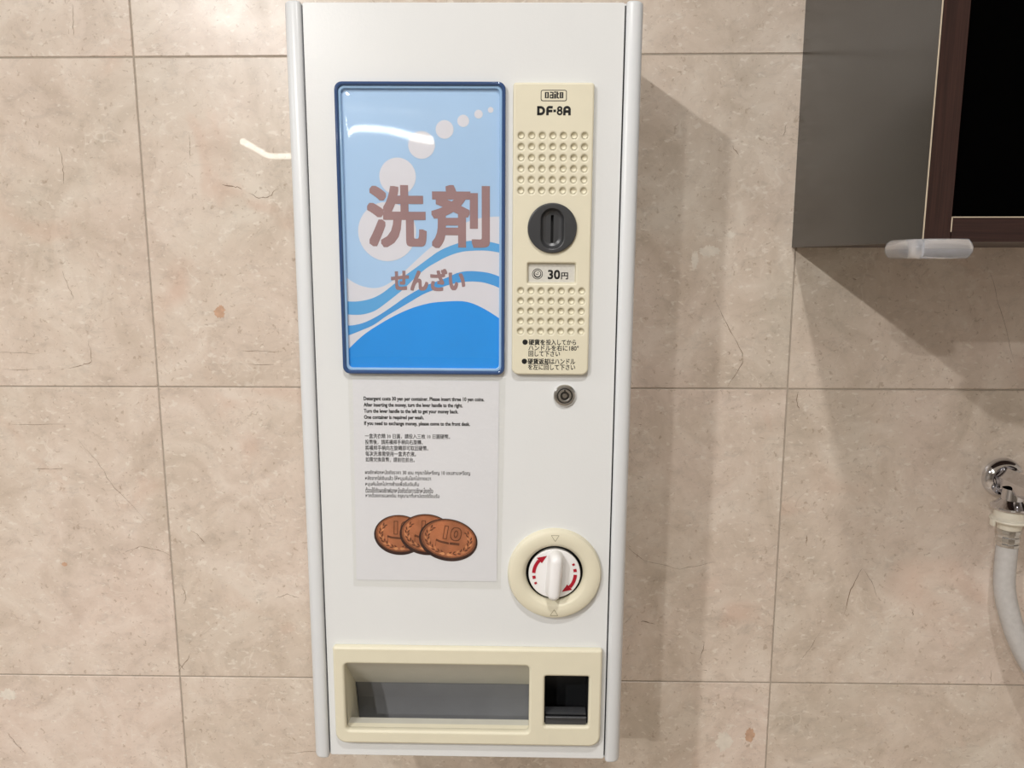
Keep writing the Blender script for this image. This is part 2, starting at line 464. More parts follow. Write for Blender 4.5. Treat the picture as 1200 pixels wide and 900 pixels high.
WALL_CRACKS = [([(0.098, 0.181), (0.107, 0.176), (0.117, 0.178), (0.124, 0.186)], 0.0009),
 ([(0.073, 0.189), (0.084, 0.187), (0.092, 0.185)], 0.0012),
 ([(0.083, 0.382), (0.087, 0.365), (0.083, 0.352)], 0.0011),
 ([(0.130, 0.375), (0.137, 0.366), (0.146, 0.362)], 0.0008),
 ([(0.045, 0.235), (0.046, 0.222), (0.045, 0.212)], 0.0006),
 ([(-0.075, 0.222), (-0.073, 0.205), (-0.074, 0.190)], 0.0006),
 ([(-0.083, 0.110), (-0.078, 0.095), (-0.074, 0.084)], 0.0008),
 ([(-0.051, 0.345), (-0.052, 0.330), (-0.053, 0.318)], 0.0008),
 ([(-0.064, 0.045), (-0.062, 0.024), (-0.072, 0.0215), (-0.086, 0.018)], 0.0008),
 ([(-0.152, 0.0335), (-0.112, 0.032)], 0.0007), ([(-0.150, 0.0165), (-0.110, 0.017)], 0.0006),
 ([(0.082, 0.0355), (0.121, 0.034)], 0.0007), ([(0.086, 0.0225), (0.113, 0.022)], 0.0007),
 ([(-0.130, -0.082), (-0.100, -0.082)], 0.0009), ([(-0.146, -0.038), (-0.082, -0.036)], 0.0005),
 ([(-0.083, -0.052), (-0.066, -0.074), (-0.051, -0.100), (-0.022, -0.133)], 0.0006),
 ([(-0.046, -0.167), (-0.030, -0.161), (-0.012, -0.164), (0.000, -0.170)], 0.0008),
 ([(0.022, -0.143), (0.030, -0.150), (0.034, -0.156)], 0.0011),
 ([(0.009, -0.200), (0.012, -0.214), (0.010, -0.222)], 0.0007),
 ([(0.103, -0.214), (0.114, -0.210), (0.126, -0.214)], 0.0009),
 ([(-0.003, -0.296), (0.007, -0.284), (0.013, -0.274)], 0.0008), ([(0.000, -0.286), (0.006, -0.293)], 0.0007),
 ([(-0.076, -0.293), (-0.064, -0.294)], 0.0007),
 ([(-0.186, -0.365), (-0.178, -0.378), (-0.168, -0.389)], 0.0010),
 ([(0.100, -0.385), (0.140, -0.382), (0.160, -0.384)], 0.0006),
 ([(0.537, 0.222), (0.544, 0.214)], 0.0012), ([(0.528, 0.084), (0.541, 0.060), (0.556, 0.034), (0.556, 0.024), (0.543, 0.003)], 0.0008),
 ([(0.577, 0.357), (0.562, 0.346)], 0.0007), ([(0.583, 0.229), (0.585, 0.240)], 0.0009),
 ([(0.682, -0.178), (0.673, -0.200), (0.668, -0.226)], 0.0011), ([(0.684, -0.178), (0.695, -0.195), (0.699, -0.208)], 0.0006),
 ([(0.440, -0.146), (0.470, -0.172), (0.505, -0.180), (0.540, -0.172)], 0.0006),
 ([(0.468, -0.235), (0.482, -0.238)], 0.0014), ([(0.452, -0.238), (0.460, -0.228)], 0.0006),
 ([(0.532, -0.256), (0.531, -0.266), (0.527, -0.276)], 0.0008),
 ([(0.646, -0.243), (0.636, -0.264), (0.628, -0.275)], 0.0006),
 ([(0.626, -0.144), (0.627, -0.155)], 0.0010), ([(0.817, -0.283), (0.819, -0.298)], 0.0008),
 ([(0.778, 0.110), (0.794, 0.066), (0.809, 0.024)], 0.0006),
 ([(0.610, -0.002), (0.609, -0.012), (0.612, -0.020)], 0.0010),
 ([(0.735, -0.222), (0.736, -0.226)], 0.0016),
 ([(-0.205, -0.002), (-0.192, -0.010), (-0.186, -0.020)], 0.0008)]
WALL_FLECKS = [(0.521, 0.128, 0.008, 0.005), (0.508, 0.120, 0.003, 0.007), (0.540, 0.143, 0.004, 0.003), (0.020, -0.142, 0.002, 0.003),
 (-0.180, -0.322, 0.009, 0.006), (0.556, -0.365, 0.008, 0.010)]
WALL_BLOTCHES = [(0.582, -0.358, 0.0045, 0.008), (-0.108, -0.180, 0.003, 0.002), (0.064, 0.072, 0.005, 0.006)]

wf = obj('wall_front', tiled_wall(), None, ('marble', 'grout', 'crack', 'fleck', 'blotch'), smooth=0); wf['kind'] = 'structure'
def slab(name, me, m):
    o = obj(name, me, None, (m,), smooth=0); o['kind'] = 'structure'; return o
slab('floor', box(-3.6, 1.8, -8.0, 0.1, FLOOR - .1, FLOOR), 'floor_tile')
slab('ceiling', box(-3.6, 1.8, -8.0, 0.1, CEIL, CEIL + .1), 'ceiling_paint')
slab('wall_left', box(-3.7, -3.6, -8.0, 0.1, FLOOR, CEIL), 'wall_paint')
slab('wall_right', box(1.8, 1.9, -8.0, 0.1, FLOOR, CEIL), 'wall_paint')
slab('wall_back', box(-3.6, 1.8, -8.1, -8.0, FLOOR, CEIL), 'wall_paint')

# a bent LED strip in the room behind the camera, seen mirrored in the polished stone
st = tube([(-1.236, -3.70, CEIL - .13), (-1.296, -4.31, CEIL - .13), (-0.2, -4.33, CEIL - .13)], 0.018, 12)
o = obj('ceiling_strip_light', st, None, ('strip',)); tag(o, 'long bent glowing strip light under the ceiling behind the viewer', 'light')

# ------------------------------------------------------------ the detergent dispenser
mach = empty('detergent_dispenser', (0.3069, -0.150, 0.0073), 'white wall-mounted coin detergent vending machine with a blue poster window and cream panels', 'vending machine')
mach.rotation_mode = 'YXZ'; mach.rotation_euler = (0.0091, 0.0058, 0.0037)
KX, KZ = 69.5, -128.4        # dial centre

# body shell (open at the front, hollow)
def shell():
    x, z0, z1, f, b = 124.0, -289.5, 289.0, 3.0, 143.0
    zz = lambda z: b + 5 * (z / 290.0) * 0.9        # back edge leans so that it meets the wall
    q = [[(-x, f, z0), (-x, zz(z0), z0), (-x, zz(z1), z1), (-x, f, z1)], [(x, f, z0), (x, f, z1), (x, zz(z1), z1), (x, zz(z0), z0)],
         [(-x, f, z1), (-x, zz(z1), z1), (x, zz(z1), z1), (x, f, z1)], [(-x, f, z0), (x, f, z0), (x, zz(z0), z0), (-x, zz(z0), z0)],
         [(-x, zz(z0), z0), (x, zz(z0), z0), (x, zz(z1), z1), (-x, zz(z1), z1)]]
    return join([(quads(q), 0)])
body = obj('body', shell(), mach, ('paint',), smooth=0)
so = body.modifiers.new('s', 'SOLIDIFY'); so.thickness = 0.0012; so.offset = 0

door_out = rrect(-112.2, 112.2, -289.6, 289.6, 1.5)
door = plate(door_out, [rrect(-99, 52.4, -272, -203.6, 2), rrect(61.4, 99.8, -266, -212, 1), circ(KX, KZ, 24.5, 48), rrect(48, 80, 98, 110, 1), circ(63.8, 136, 14, 32)], -1.6, 0, 0.5)
door = obj('door', join([(door, 0)]), mach, ('paint',))
# dark plate added behind the door, its colour stands in for shade in the seams
obj('seam_shade_plate', join([(plate(rrect(-123.5, 123.5, -288.5, 288.5, 1), [rrect(-99, 51, -284, -206, 2), rrect(62, 99, -262, -214, 1), circ(KX, KZ, 25, 40)], -5.5, -3.5), 0)]), mach, ('dark',))

# rounded side trims
def side_trim(s):
    prof = [(113.3, -4), (113.3, 0.6), (114.2, 1.8), (116.0, 2.4)]
    for i in range(7):
        a = math.radians(90 - 15 * i); prof.append((118.2 + 7.2 * math.cos(a), -4.8 + 7.2 * math.sin(a)))
    prof += [(125.4, -26), (124.2, -26), (124.2, -6)]
    bm = bmesh.new(); rings = []
    for z, ins in ((-291.6, 1.6), (-291.0, 0.5), (-289.6, 0), (288.6, 0), (289.8, 0.5), (290.4, 1.6)):
        cx, ch = 119.3, -10
        rings.append([bm.verts.new((s * (cx + (x - cx) * (1 - ins / 9)), -(ch + (h - ch) * (1 - ins / 16)), z)) for x, h in prof])
    n = len(prof)
    for a, b in zip(rings, rings[1:]):
        for i in range(n): bm.faces.new((a[i], a[(i + 1) % n], b[(i + 1) % n], b[i]))
    bm.faces.new(rings[0]); bm.faces.new(rings[-1])
    bmesh.ops.recalc_face_normals(bm, faces=bm.faces)
    me = bpy.data.meshes.new('t'); bm.to_mesh(me); bm.free()
    o = obj('side_trim', join([(me, 0)]), mach, ('trim',), smooth=40)
    return o
side_trim(-1); side_trim(1)

# ---- poster window
W0, W1, V0, V1 = -91.0, 30.0, 28.6, 236.7
winf = obj('window_frame', join([
    (plate(rrect(W0, W1, V0, V1, 5.5), [rrect(W0 + 2.6, W1 - 2.6, V0 + 2.6, V1 - 2.6, 4)], 0, 4.4, 1.1), 0),
    (plate(rrect(W0 + 2.4, W1 - 2.4, V0 + 2.4, V1 - 2.4, 4), [rrect(W0 + 4.4, W1 - 4.4, V0 + 4.6, V1 - 4.6, 3)], 0, 2.8, 0.7), 1)]), mach, ('navy', 'rim_clear'))
winf['label'] = 'glossy navy and pale blue rim of the poster window'
PX0, PX1, PZ0, PZ1 = W0 + 3, W1 - 3, V0 + 3, V1 - 3
poster = obj('poster', join([(flat(rrect(PX0, PX1, PZ0, PZ1, 2), 0.4), 0)]), mach, ('sky',))
poster['label'] = 'pale blue poster with white bubbles and waves and brown characters'
def clipx(pts):
    q = bez(pts, 5); out = []
    def zat(x):
        for (a, c), (b, d) in zip(q, q[1:]):
            if a <= x <= b: return c + (d - c) * (x - a) / (b - a)
    q2 = [(PX0, zat(PX0))] + [p for p in q if PX0 < p[0] < PX1] + [(PX1, zat(PX1))]
    return q2
w1 = clipx([(-91.4,104.3),(-84.2,97.9),(-75.6,93.7),(-65.9,92.3),(-57.1,95.0),(-47.3,102.0),(-38.5,109.8),(-27.9,119.3),(-17.4,127.5),(-6.9,135.2),(1.7,140.2),(10.3,142.9),(19.0,144.1),(29.6,144.5)])
b2u = clipx([(-92.1,82.9),(-81.2,82.3),(-70.5,84.1),(-61.7,88.0),(-52.7,94.7),(-45.6,100.3),(-36.8,106.4),(-28.0,112.8),(-19.2,119.0),(-10.5,123.1),(-0.1,126.3),(10.3,127.2),(20.7,125.9),(29.7,123.4)])
b2l = clipx([(-92.4,73.4),(-83.2,72.5),(-75.2,72.9),(-66.3,75.7),(-57.4,81.9),(-49.4,88.1),(-43.1,93.4),(-36.0,100.3),(-28.0,106.9),(-21.0,111.1),(-12.3,115.6),(-3.6,118.6),(5.1,119.8),(17.2,119.9),(29.7,117.9)])
b3u = clipx([(-92.7,64.6),(-83.4,64.7),(-74.5,66.9),(-63.8,72.2),(-53.0,79.3),(-44.1,85.5),(-33.5,91.7),(-26.5,95.2),(-19.4,97.8),(-12.4,100.5),(-5.4,103.6),(1.6,105.0),(10.3,104.9),(19.0,103.6),(29.8,99.9)])
b3l = clipx([(-93.0,55.2),(-85.4,57.6),(-76.4,61.2),(-67.5,65.2),(-58.5,71.4),(-49.6,76.7),(-40.7,82.0),(-30.0,88.2),(-19.5,92.3),(-9.0,95.6),(1.5,97.4),(12.0,97.2),(20.7,95.0),(29.8,91.2)])
b4 = clipx([(-93.4,40.0),(-83.9,49.9),(-74.8,58.0),(-64.0,65.2),(-51.4,72.3),(-39.0,77.7),(-26.6,81.3),(-16.1,82.6),(-3.8,83.2),(5.0,81.8),(13.7,78.0),(22.5,72.8),(29.9,67.6)])
def band(up, lo, h): return flat(up + lo[::-1], h)
bot = [(PX0, PZ0), (PX1, PZ0)]
wv = obj('wave_print', join([(flat(w1 + bot[::-1], 0.5), 0), (band(b2u, b2l, 0.56), 1), (band(b3u, b3l, 0.56), 2), (flat(b4 + bot[::-1], 0.56), 3)]), poster, ('p_white', 'p_b2', 'p_b3', 'p_b4'))
wv['label'] = 'blue and white printed waves'
bub = obj('bubble_print', join([(flat(circ(x, z, r), 0.53), 0) for x, z, r in
    ((-56.2, 133.1, 21.2), (-47.8, 172.2, 13.2), (-30.2, 194.1, 9.6), (-13.6, 204.8, 6.4), (-0.3, 210.7, 4.2), (10.6, 215.3, 3.0), (19.2, 218.2, 2.0))]), poster, ('p_white',))
chars = obj('character_print', join([(text('洗', -70.5, -27.3, 122.0, 166.2, 0.64, bold=1.3, res=4), 0), (text('剤', -23.8, 18.7, 121.6, 166.4, 0.64, bold=1.3, res=4), 0),
    (text('せんざい', -54.1, 0.6, 90.4, 106.6, 0.64, bold=0.6, res=4), 0)]), poster, ('p_brown',))
chars['label'] = 'large mauve brown Japanese characters'
# clear moulded cover over the poster, slightly domed with wavy surface
def cover_mesh():
    bm = bmesh.new(); nx, nz = 24, 40; V = {}
    x0, x1, z0, z1 = W0 + 4.2, W1 - 4.2, V0 + 4.4, V1 - 4.4
    for i in range(nx + 1):
        for k in range(nz + 1):
            u, w = i / nx, k / nz
            e = min(u, 1 - u) * (x1 - x0); f = min(w, 1 - w) * (z1 - z0); d = min(e, f)
            h = 2.0 + 0.7 * (1 - math.exp(-d / 2.5)) + 0.12 * math.sin(5 * u + 1) * math.sin(7 * w)
            V[i, k] = bm.verts.new((x0 + u * (x1 - x0), -h, z0 + w * (z1 - z0)))
    for i in range(nx):
        for k in range(nz): bm.faces.new((V[i, k], V[i + 1, k], V[i + 1, k + 1], V[i, k + 1]))
    me = bpy.data.meshes.new('c'); bm.to_mesh(me); bm.free(); return join([(me, 0)])
cov = obj('window_cover', cover_mesh(), mach, ('cover',), smooth=80)
cov['label'] = 'clear shiny plastic cover'

# ---- cream coin panel with its grid of dimples
AX0, AX1, AZ0, AZ1 = 35.2, 92.0, 29.2, 236.0
dims = [(41.0 + 44.9 * i / 6 , 200.2 - 37.8 * k / 5) for k in range(6) for i in range(7)] + [(41.5 + 44.5 * i / 6, 91.2 - 29.6 * k / 4) for k in range(5) for i in range(7)]
TOP = 5.0
pan = plate(rrect(AX0, AX1, AZ0, AZ1, 3, rs=(5, 5, 2.2, 2.2)), [circ(x, z, 2.05, 16) for x, z in dims] + [circ(63.8, 136.2, 16.6, 48), rrect(46.4, 81.2, 96.8, 111.2, 0.8)], -0.5, TOP, 1.3)
bowls = [(lathe([(2.06, TOP - 0.02), (1.85, TOP - 0.7), (1.35, TOP - 1.2), (0.65, TOP - 1.45), (0, TOP - 1.5)], x, z, 16), 0) for x, z in dims]
panel = obj('coin_panel', join([(pan, 0)] + bowls), mach, ('cream',), smooth=40)
panel['label'] = 'cream plastic coin panel with rows of dimples'
T = TOP + 0.06
logo = [(plate(rrect(54.5, 72.7, 223.4, 230.9, 1.4), [rrect(55.0, 72.2, 223.9, 230.4, 1.0)], T, T + .02), 0), (flat(rrect(55.0, 72.2, 223.9, 230.4, 1.0), T - 0.01), 1),
        *[(stroke(p, w, T + .03 + .001 * q, c), 0) for q, (p, w, c) in enumerate([
            ([(57.9, 225.6), (59.6, 225.6), (59.6, 229.2), (57.9, 229.2)], 1.20, True), ([(61.0, 229.2), (63.0, 229.2), (63.0, 225.1)], 1.08, False), ([(63.0, 227.5), (61.1, 227.5), (61.1, 225.6), (63.2, 225.6)], 1.02, False),
            ([(64.5, 225.1), (64.5, 228.4)], 1.32, False), ([(64.5, 228.9), (64.5, 229.9)], 1.32, False), ([(66.0, 229.8), (66.0, 225.6), (67.3, 225.6)], 1.20, False), ([(65.4, 228.3), (67.2, 228.3)], 0.7, False),
            ([(68.2, 225.6), (69.7, 225.6), (69.7, 229.2), (68.2, 229.2)], 1.20, True)])]]
obj('maker_badge', join(logo), panel, ('ink', 'cream'), smooth=0)
def letters_model():
    it = []; w = 1.75; h = T + .03; z0, z1 = 213.9, 220.1; zm = (z0 + z1) / 2
    def s(p): it.append((stroke(p, w, h), 0))
    k = w / 2
    s([(52.9 + .0, z0 - .0), (52.9, z1)]);                                    # D
    s([(52.15, z1 - k), (54.5, z1 - k)] + [(54.5 + 2.3 * math.sin(t), zm + (z1 - k - zm) * math.cos(t)) for t in [math.pi * i / 14 for i in range(15)]] + [(54.3, z0 + k), (52.15, z0 + k)])
    s([(59.3, z0), (59.3, z1 - 2.2)] + [(59.3 + 1.4 * (1 - math.cos(t)), z1 - 2.2 + 1.5 * math.sin(t)) for t in [math.pi / 2 * i / 6 for i in range(7)]] + [(63.0, z1 - k)])   # F
    s([(59.4, zm - .2), (62.8, zm - .2)])
    s([(63.4, zm - .1), (65.3, zm - .1)])                                     # hyphen
    for cz, r, rr in ((z1 - 1.75, 1.25, 1.1), (z0 + 1.95, 1.45, 1.3)):        # 8
        it.append((stroke([(67.9 + r * math.cos(t), cz + rr * math.sin(t)) for t in [2 * math.pi * i / 24 for i in range(24)]], 1.25, h, True), 0))
    s([(71.2, z0), (71.2, z1 - 2.2)] + [(73.0 - 1.8 * math.cos(t), z1 - 2.3 + 1.6 * math.sin(t)) for t in [math.pi * i / 14 for i in range(15)]] + [(74.8, z1 - 2.4), (74.8, z0)])   # A
    s([(71.2, zm - .5), (74.8, zm - .5)])
    return join(it)
obj('model_lettering', letters_model(), panel, ('ink',), smooth=0)
JT = [('●', 43.0, 47.0, 51.5, 55.6, 0), ('硬貨を', 47.6, 59.8, 51.4, 55.8, .12), ('投入してから', 60.4, 82.6, 51.5, 55.8, .07), ('ハンドルを右に180°', 47.5, 84.6, 47.2, 51.5, .07), ('回して下さい', 47.6, 70.9, 42.9, 47.1, .08),
      ('●', 42.6, 46.6, 37.2, 41.3, .1), ('硬貨返却', 47.0, 63.0, 37.0, 41.5, .12), ('はハンドル', 63.4, 82.2, 37.2, 41.4, .07), ('を左に回して下さい', 47.4, 82.3, 32.9, 37.2, .08)]
obj('instruction_lettering', join([((flat(circ((a + b) / 2, (c + d) / 2, 2.0, 20), T) if s == '●' else text(s, a, b, c, d, T, bold=bo)), 0) for s, a, b, c, d, bo in JT]), panel, ('ink',), smooth=0)

# coin slot: dark disc, recessed rounded channel, narrow slit
SX, SZ = 63.8, 136.2
slot = [(plate(circ(SX, SZ, 17.7, 64), [rrect(SX - 8.0, SX + 8.0, SZ - 14.5, SZ + 13.5, 7.8, seg=10)], TOP - 2, TOP + 2.2, 0.9), 0)]
# channel wall sloping inward
def stad(w, z0, z1, r): return rrect(SX - w, SX + w, SZ + z0, SZ + z1, r, seg=10)
def loft(a, ha, b, hb):
    n = len(a); return quads([[(a[i][0], -ha, a[i][1]), (a[(i + 1) % n][0], -ha, a[(i + 1) % n][1]), (b[(i + 1) % n][0], -hb, b[(i + 1) % n][1]), (b[i][0], -hb, b[i][1])] for i in range(n)])
slot += [(loft(stad(7.9, -14.4, 13.4, 7.7), TOP + 1.9, stad(6.6, -12.6, 12.4, 6.3), TOP - 0.6), 0), (loft(stad(6.6, -12.6, 12.4, 6.3), TOP - 0.6, stad(4.6, -10.8, 11.2, 4.4), TOP - 1.4), 0)]
slot += [(flat(stad(4.6, -10.8, 11.2, 4.4), TOP - 1.4, [rrect(SX - 1.0, SX + 1.0, SZ - 10.3, SZ + 9.3, 0.3)]), 0)]
slot += [(flat(rrect(SX - 1.2, SX + 1.2, SZ - 10.5, SZ + 9.5, 0.3), TOP - 5), 1), (loft(rrect(SX - 1.0, SX + 1.0, SZ - 10.3, SZ + 9.3), TOP - 1.4, rrect(SX - 1.0, SX + 1.0, SZ - 10.3, SZ + 9.3), TOP - 5), 1)]
cs = obj('coin_slot', join(slot), mach, ('charcoal', 'dark'), smooth=30)
cs['label'] = 'round charcoal coin slot'
# price card
PR = TOP - 3.0
pw = obj('price_card', join([(flat(rrect(46.0, 81.6, 96.4, 111.6), PR), 0), (loft(rrect(46.45, 81.15, 96.85, 111.15, .6), TOP - 1, rrect(47.0, 80.8, 97.4, 110.8, .4), PR), 2),
    (text('30', 61.2, 70.2, 99.6, 106.4, PR + .05, bold=.25), 1), (text('円', 70.9, 76.0, 99.6, 104.6, PR + .05, bold=.15), 1),
    (plate(circ(53.6, 103.4, 3.9, 32), [circ(53.6, 103.4, 3.4, 32)], PR + .04, PR + .06), 1), (plate(circ(53.6, 103.4, 2.8, 32), [circ(53.7, 103.6, 2.1, 32)], PR + .04, PR + .06), 1),
    (stroke([(53.9, 104.6), (54.1, 103.9)], 0.7, PR + .06), 1), (stroke(bez([(52.3, 103.8), (53.2, 102.9), (54.3, 103.4)]), 0.4, PR + .06), 1)]), mach, ('lcd', 'ink', 'cream'), smooth=0)
pw['label'] = 'recessed price card reading 30 yen'

# ---- lock
lock = obj('cam_lock', join([(lathe([(8.4, 0), (8.4, 1.6), (7.6, 2.4), (6.0, 2.6), (5.6, 1.8), (5.2, 1.6), (4.9, 2.2), (4.4, 2.3), (3.4, 2.0), (3.2, 0.8), (2.0, 0.8), (1.8, 1.9), (0, 2.0)], 75.1, 12.9, 48), 0)]), mach, ('steel',), smooth=30)
obj('keyhole', join([(plate(circ(75.1, 12.9, 3.4, 24), [circ(75.1, 12.9, 1.9, 20)], 2.0, 2.15), 0), (flat(rrect(74.5, 75.7, 14.6, 17.6), 2.5), 0), (plate(circ(75.1, 12.9, 5.6, 32), [circ(75.1, 12.9, 4.9, 32)], 1.7, 2.0), 0)]), lock, ('steel_dark',), smooth=0)

# ---- turning dial
ring = obj('dial_bezel', join([(lathe([(36.6, 0), (36.6, 2.4), (35.4, 5.0), (33.2, 6.2), (26.0, 6.2), (24.6, 5.4), (23.2, 3.2), (22.4, 1.6), (22.2, -0.4), (23.6, -1.0)], KX, KZ, 96), 0)]), mach, ('cream',), smooth=30)
ring['label'] = 'cream round bezel around the turning handle'
for cz, sg in ((KZ + 30.4, 1), (KZ - 30.8, -1)):
    a = [(KX - 3.0, cz + 2.3 * sg), (KX + 3.0, cz + 2.3 * sg), (KX, cz - 2.5 * sg)]
    obj('pointer_mark', join([(stroke([a[i], a[(i + 1) % 3]], 0.32, 6.25), 0) for i in range(3)]), ring, ('etch',), smooth=0)
obj('dial_well', join([(lathe([(23.7, -0.6), (23.7, -5.2), (0, -5.2)], KX, KZ, 48), 0)]), mach, ('dark',))
dial = obj('turning_dial', join([(lathe([(19.0, -5), (20.2, 0.3), (20.2, 2.2), (19.6, 2.9), (17.0, 3.0), (11.0, 3.2), (0, 3.3)], KX, KZ, 72), 0)]), mach, ('white_plastic',), smooth=30)
def handle():
    bm = bmesh.new(); n = 28; rings = []
    # rounded bar: stadium section shrinking towards a soft top, lower end stands a little higher
    for h, w, l in ((2.8, 6.6, 19.2), (6, 5.9, 18.8), (10, 5.2, 18.4), (13.4, 4.7, 17.8), (15.4, 3.9, 16.6), (16.4, 2.4, 15.0), (16.7, 0.6, 13.4)):
        ring_ = []
        for i in range(n):
            t = 2 * math.pi * i / n
            x = w * math.cos(t); z = (l - w) * (1 if math.sin(t) > 0 else -1) + w * math.sin(t) if abs(math.sin(t)) > 1e-6 else 0
            hh = h - (z + 17) * 0.04 * (h / 16)
            th = math.radians(-3.5); xx, zz_ = x * math.cos(th) - z * math.sin(th), x * math.sin(th) + z * math.cos(th)
            ring_.append(bm.verts.new((KX + xx, -hh, KZ + 0.6 + zz_)))
        rings.append(ring_)
    for a, b in zip(rings, rings[1:]):
        for i in range(n): bm.faces.new((a[i], a[(i + 1) % n], b[(i + 1) % n], b[i]))
    bm.faces.new(rings[-1])
    bmesh.ops.recalc_face_normals(bm, faces=bm.faces)
    me = bpy.data.meshes.new('h'); bm.to_mesh(me); bm.free(); return join([(me, 0)])
obj('handle', handle(), dial, ('white_plastic',), smooth=60)
arrows = []
def pol(r, a): return (KX + r * math.cos(math.radians(a)), KZ + 0.2 + r * math.sin(math.radians(a)))
for base in (0, 180):
    R_ = 16.2
    arrows += [(stroke([pol(R_, base + a) for a in range(178, 134, -4)], 2.7, 3.35), 0)]
    arrows += [(stroke([pol(R_, base + a) for a in (195, 192, 189, 186)], 2.5, 3.35), 0), (stroke([pol(R_ + .4, base + a) for a in (211, 208, 205)], 2.0, 3.35), 0)]
    arrows += [(flat([pol(R_ - 3.0, base + 139), pol(R_ + 2.9, base + 137), pol(R_ - 0.2, base + 112)], 3.36), 0)]
ar = obj('arrow_print', join(arrows), dial, ('red',), smooth=0)
ar['label'] = 'red curved arrows showing which way to turn'

# ---- cream dispensing tray at the bottom
TX0, TX1, TZ0, TZ1 = -106.0, 108.4, -275.0, -190.8
H = 6.0
ox0, ox1, oz0, oz1 = -97.2, 50.6, -263.4, -205.2
sx0, sx1, sz0, sz1 = 63.0, 98.2, -257.4, -213.6
trayf = plate(rrect(TX0, TX1, TZ0, TZ1, 0, rs=(9, 9, 2, 2)), [rrect(ox0, ox1, oz0, oz1, 3.2), rrect(sx0, sx1, sz0, sz1, 1.6)], -0.5, H, 1.9, 2)
tray = obj('tray_surround', join([(trayf, 0)]), mach, ('cream',), smooth=40)
tray['label'] = 'cream surround with a wide dispensing opening and a small square one'
def y(p): return [(a, -b, c) for a, b, c in p]
e = 0.3
rec = []
# slanted upper wall, left and right cheeks, floor lip
rec.append((quads([y([(ox0 - e, 3, oz1 + e), (ox1 + e, 3, oz1 + e), (ox1 + e, -33, -244), (ox0 - e, -33, -244)])]), 0))
rec.append((quads([y([(ox0 - e, 3, oz1 + e), (ox0 - e, -33, -244), (ox0 - e, -44, -285), (ox0 - e, -4, -285)])]), 1))
rec.append((quads([y([(ox1 + e, 3, oz1 + e), (ox1 + e, -4, -285), (ox1 + e, -44, -285), (ox1 + e, -33, -244)])]), 1))
rec.append((quads([y([(ox0 - e, 3, oz0 - .6), (ox1 + e, 3, oz0 - .6), (ox1 + e, -4, oz0 + 0.2), (ox0 - e, -4, oz0 + .2)])]), 1))
rec.append((quads([y([(ox0 - e, -4, oz0 + .2), (ox1 + e, -4, oz0 + .2), (ox1 + e, -12.5, -263.8), (ox0 - e, -12.5, -263.8)]), y([(ox0 - e, -12.5, -263.8), (ox1 + e, -12.5, -263.8), (ox1 + e, -13, -285), (ox0 - e, -13, -285)])]), 0))
obj('tray_chute', join(rec), mach, ('chute_wall', 'cream'), smooth=0)
ch = [(quads([y([(ox0 - e, -33.5, -240), (ox1 + e, -33.5, -240), (ox1 + e, -40, -262), (ox0 - e, -40, -262)]), y([(ox0 - e, -40, -262), (ox1 + e, -40, -262), (ox1 + e, -44, -286), (ox0 - e, -44, -286)])]), 0)]
fl = obj('chute_flap', join(ch), mach, ('chute',), smooth=0)
fl['label'] = 'dark grey metal flap inside the wide opening'
# small square cup
cup = []
a, b = (sx0 - .2, sx1 + .2), (sz0 - .2, sz1 + .2)
cup.append((quads([y([(a[0], 4, b[1]), (a[1], 4, b[1]), (a[1], -24, b[1] - 4), (a[0], -24, b[1] - 4)]), y([(a[0], 4, b[0]), (a[1], 4, b[0]), (a[1], -24, b[0]), (a[0], -24, b[0])]),
    y([(a[0], 4, b[0]), (a[0], 4, b[1]), (a[0], -24, b[1] - 4), (a[0], -24, b[0])]), y([(a[1], 4, b[0]), (a[1], 4, b[1]), (a[1], -24, b[1] - 4), (a[1], -24, b[0])]),
    y([(a[0], -24, b[0]), (a[1], -24, b[0]), (a[1], -24, b[1] - 4), (a[0], -24, b[1] - 4)])]), 0))
cupo = obj('return_cup', join(cup), mach, ('black_plastic',), smooth=0)
cupo['label'] = 'black coin return cup'
obj('cup_flap', join([(box(sx0 + 1, sx1 - 1.2, -3.5, -0.5, sz0 + .3, sz0 + 6.5, 0.6), 0), (tube([(sx0 + 1.2, -4.2, sz0 + 7.0), (sx1 - 1.4, -4.2, sz0 + 7.0)], 1.1, 12), 0), (box(sx0 + 1, sx1 - 1.2, 0, 9, sz0 + 6.6, sz0 + 8.4, 0.4), 0)]), cupo, ('charcoal',), smooth=40)

# ------------------------------------------------------------ notice taped to the door
note = empty('notice_sheet', (0.3069, -0.150, 0.0073), 'white printed paper notice in three languages with three copper coins, taped below the poster', 'notice')
note.rotation_mode = 'YXZ'; note.rotation_euler = mach.rotation_euler
NH = 0.5
paper = [(-84.6, 23.6), (25.8, 23.3), (24.3, -136.4), (-86.2, -136.4)]
obj('paper', join([(plate(paper[::-1], [], 0.15, NH - .1), 0)]), note, ('paper',), smooth=0)
EN = ['Detergent costs 30 yen per container. Please insert three 10 yen coins.', 'After inserting the money, turn the lever handle to the right.', 'Turn the lever handle to the left to get your money back.', 'One container is required per wash.', 'If you need to exchange money, please come to the front desk.']
ex1 = [14.6, -1.8, -5.2, -31.3, 3.7]
it = []
for i, (s, x1) in enumerate(zip(EN, ex1)):
    zc = 8.9 - 4.78 * i
    me = text(s, -76.8, x1, zc - 2.0, zc + 1.95, NH, bold=0.11, res=2)
    it.append((me, 0))
obj('english_lettering', join(it), note, ('ink',), smooth=0)
ZH = [('一盒洗衣精 30 日圓，請投入三枚 10 日圓硬幣。', -11.5), ('投幣後，請將橫桿手柄向右旋轉。', -32.4), ('將橫桿手柄向左旋轉即可取回硬幣。', -28.2), ('每次洗滌需使用一盒洗衣液。', -37.7), ('如需兌換貨幣，請前往前台。', -38.8)]
